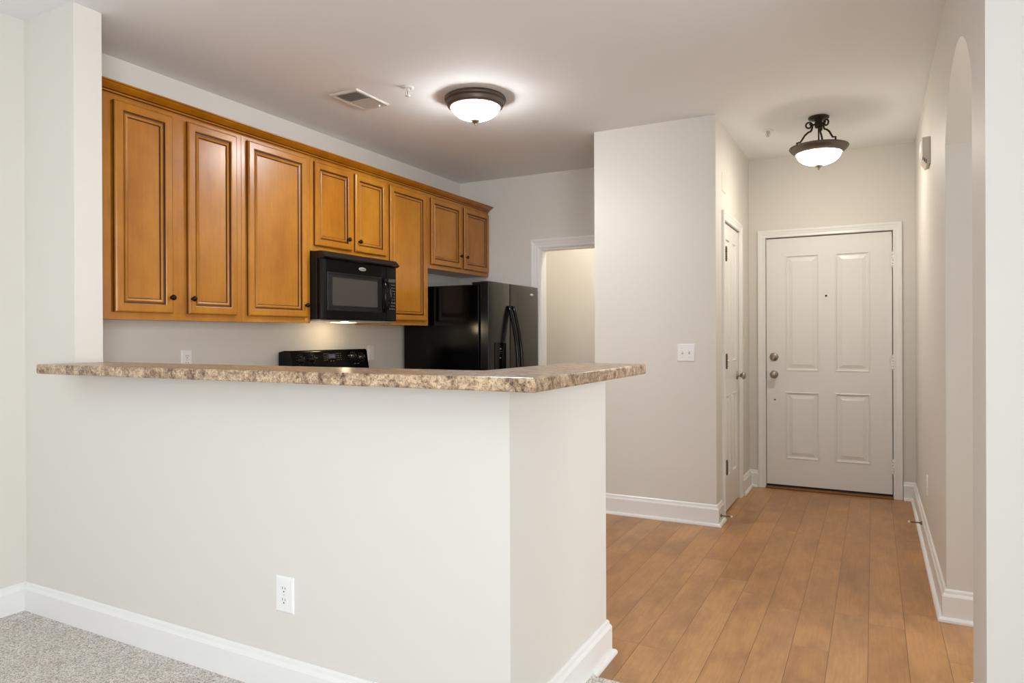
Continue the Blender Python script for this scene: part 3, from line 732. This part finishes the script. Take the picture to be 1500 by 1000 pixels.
# ------------------------------------------------------------ kitchen ceiling light
kx, ky_ = -2.137, 3.605
kl = thing('ceiling_light', 'round flush ceiling light with bronze rim and glowing glass bowl', 'light', (kx, ky_, H))
MB().lathe((kx, ky_, H-.0005), [(.150, 0), (.178, -.002), (.186, -.010), (.187, -.020), (.184, -.026), (.178, -.029), (.174, -.036), (.172, -.050), (.168, -.058), (.158, -.064), (.150, -.066), (.146, -.060), (.146, -.01)], n=72).build('rim', 'bronze', kl)
MB().lathe((kx, ky_, H), [(.150, -.063), (.145, -.074), (.130, -.094), (.106, -.113), (.078, -.126), (.045, -.135), (.010, -.138), (.001, -.138)], n=64).build('glass_bowl', 'glow', kl)
MB().lathe((kx, ky_, H), [(.002, -.132), (.026, -.136), (.028, -.141), (.020, -.150), (.010, -.158), (.006, -.162), (.007, -.167), (.001, -.173)], n=24).build('finial', 'steel', kl)

kbl = bpy.data.lights.new('kitchen_bulb', 'SPOT'); kbl.energy = 12; kbl.color = (1, .985, .97); kbl.spot_size = R(172); kbl.spot_blend = .35; kbl.shadow_soft_size = .13
kbo = bpy.data.objects.new('kitchen_bulb', kbl); COL.objects.link(kbo); kbo.location = (kx, ky_, H-.19)

# ------------------------------------------------------------ hall pendant
hx, hy = -.319, 5.005
hl = thing('hanging_light', 'semi-flush scrolled bronze hall light with glowing glass bowl', 'light', (hx, hy, H))
MB().lathe((hx, hy, H-.0005), [(.050, 0), (.064, -.003), (.066, -.010), (.060, -.016), (.040, -.020), (.024, -.026), (.022, -.036), (.025, -.040), (.025, -.066), (.022, -.072), (.010, -.075)], n=40).build('canopy', 'dbronze', hl)
st = MB(); st.lathe((hx, hy, H), [(.0045, -.07), (.0045, -.15), (.009, -.160), (.0105, -.168), (.009, -.176), (.0045, -.186), (.0045, -.30)], n=16)
st.build('stem', 'dbronze', hl)
zr = 2.497
for ang in (200, 320, 80):
    a = R(ang); d = Vector((math.cos(a), math.sin(a), 0)); c0 = Vector((hx, hy, 0))
    prof = [(.022, 2.640), (.034, 2.642)]
    sc_ = [(.062+.024*(1-k/26*.62)*math.cos(R(-20+k*20)), 2.648+.021*(1-k/26*.62)*math.sin(R(-20+k*20))) for k in range(0, 27)]
    arm = [(.047, 2.610), (.050, 2.604), (.066, 2.598), (.088, 2.578), (.104, 2.552), (.116, 2.534), (.138, 2.530), (.138, 2.497)]
    MB().tube([c0+d*r+Z*z for r, z in [(.020, 2.650), (.030, 2.648), (.040, 2.640), (.040, 2.628), (.046, 2.610)]+arm], .0062, 8).build('scroll_arm', 'dbronze', hl)
    MB().tube([c0+d*r+Z*z for r, z in [(.0405, 2.628)]+[(.062-.024*(1-k/30*.6)*math.cos(R(k*16)), 2.642+.024*(1-k/30*.6)*math.sin(R(k*16))) for k in range(0, 28)]], .0058, 8).build('scroll', 'dbronze', hl)
MB().lathe((hx, hy, 0), [(.158, zr), (.182, zr+.002), (.184, zr-.004), (.172, zr-.020), (.156, zr-.034), (.146, zr-.043), (.140, zr-.045), (.138, zr-.040), (.150, zr-.025), (.160, zr-.008)], n=72, cap=False).build('rim', 'bronze', hl)
MB().lathe((hx, hy, 0), [(.142, zr-.038), (.139, zr-.050), (.124, zr-.075), (.098, zr-.096), (.066, zr-.110), (.034, zr-.117), (.001, zr-.119)], n=64, cap=False).build('glass_bowl', 'glow_warm', hl)
MB().lathe((hx, hy, 0), [(.002, zr-.112), (.024, zr-.117), (.026, zr-.122), (.017, zr-.131), (.008, zr-.138), (.006, zr-.142), (.007, zr-.148), (.001, zr-.153)], n=24).build('finial', 'steel', hl)
MB().ball((hx+.176*math.cos(R(207.7)), hy+.176*math.sin(R(207.7)), zr-.006), .008, n=12).build('set_screw', 'dbronze', hl)
MB().lathe((hx, hy, 0), [(.001, zr-.014), (.153, zr-.014), (.153, zr-.018), (.001, zr-.018)], n=48).build('added_glow_blocker', 'trim', hl)  # added disc that keeps the bowl's glow off the ceiling

# pantry lamp (lights the room behind the kitchen doorway)
pl = thing('pantry_light', 'small globe ceiling light in the room behind the kitchen doorway', 'light', (-2.1, 6.05, H))
MB().lathe((-2.1, 6.05, H-.0005), [(.06, 0), (.06, -.02), (.04, -.03)], n=32).build('base', 'trim', pl)
MB().ball((-2.1, 6.05, H-.09), .07, n=24).build('globe', 'glow_pantry' if 'glow_pantry' in M else 'glow_warm', pl)
point('pantry_bulb', (-2.1, 6.05, H-.24), 8, (1, .91, .78), .06)
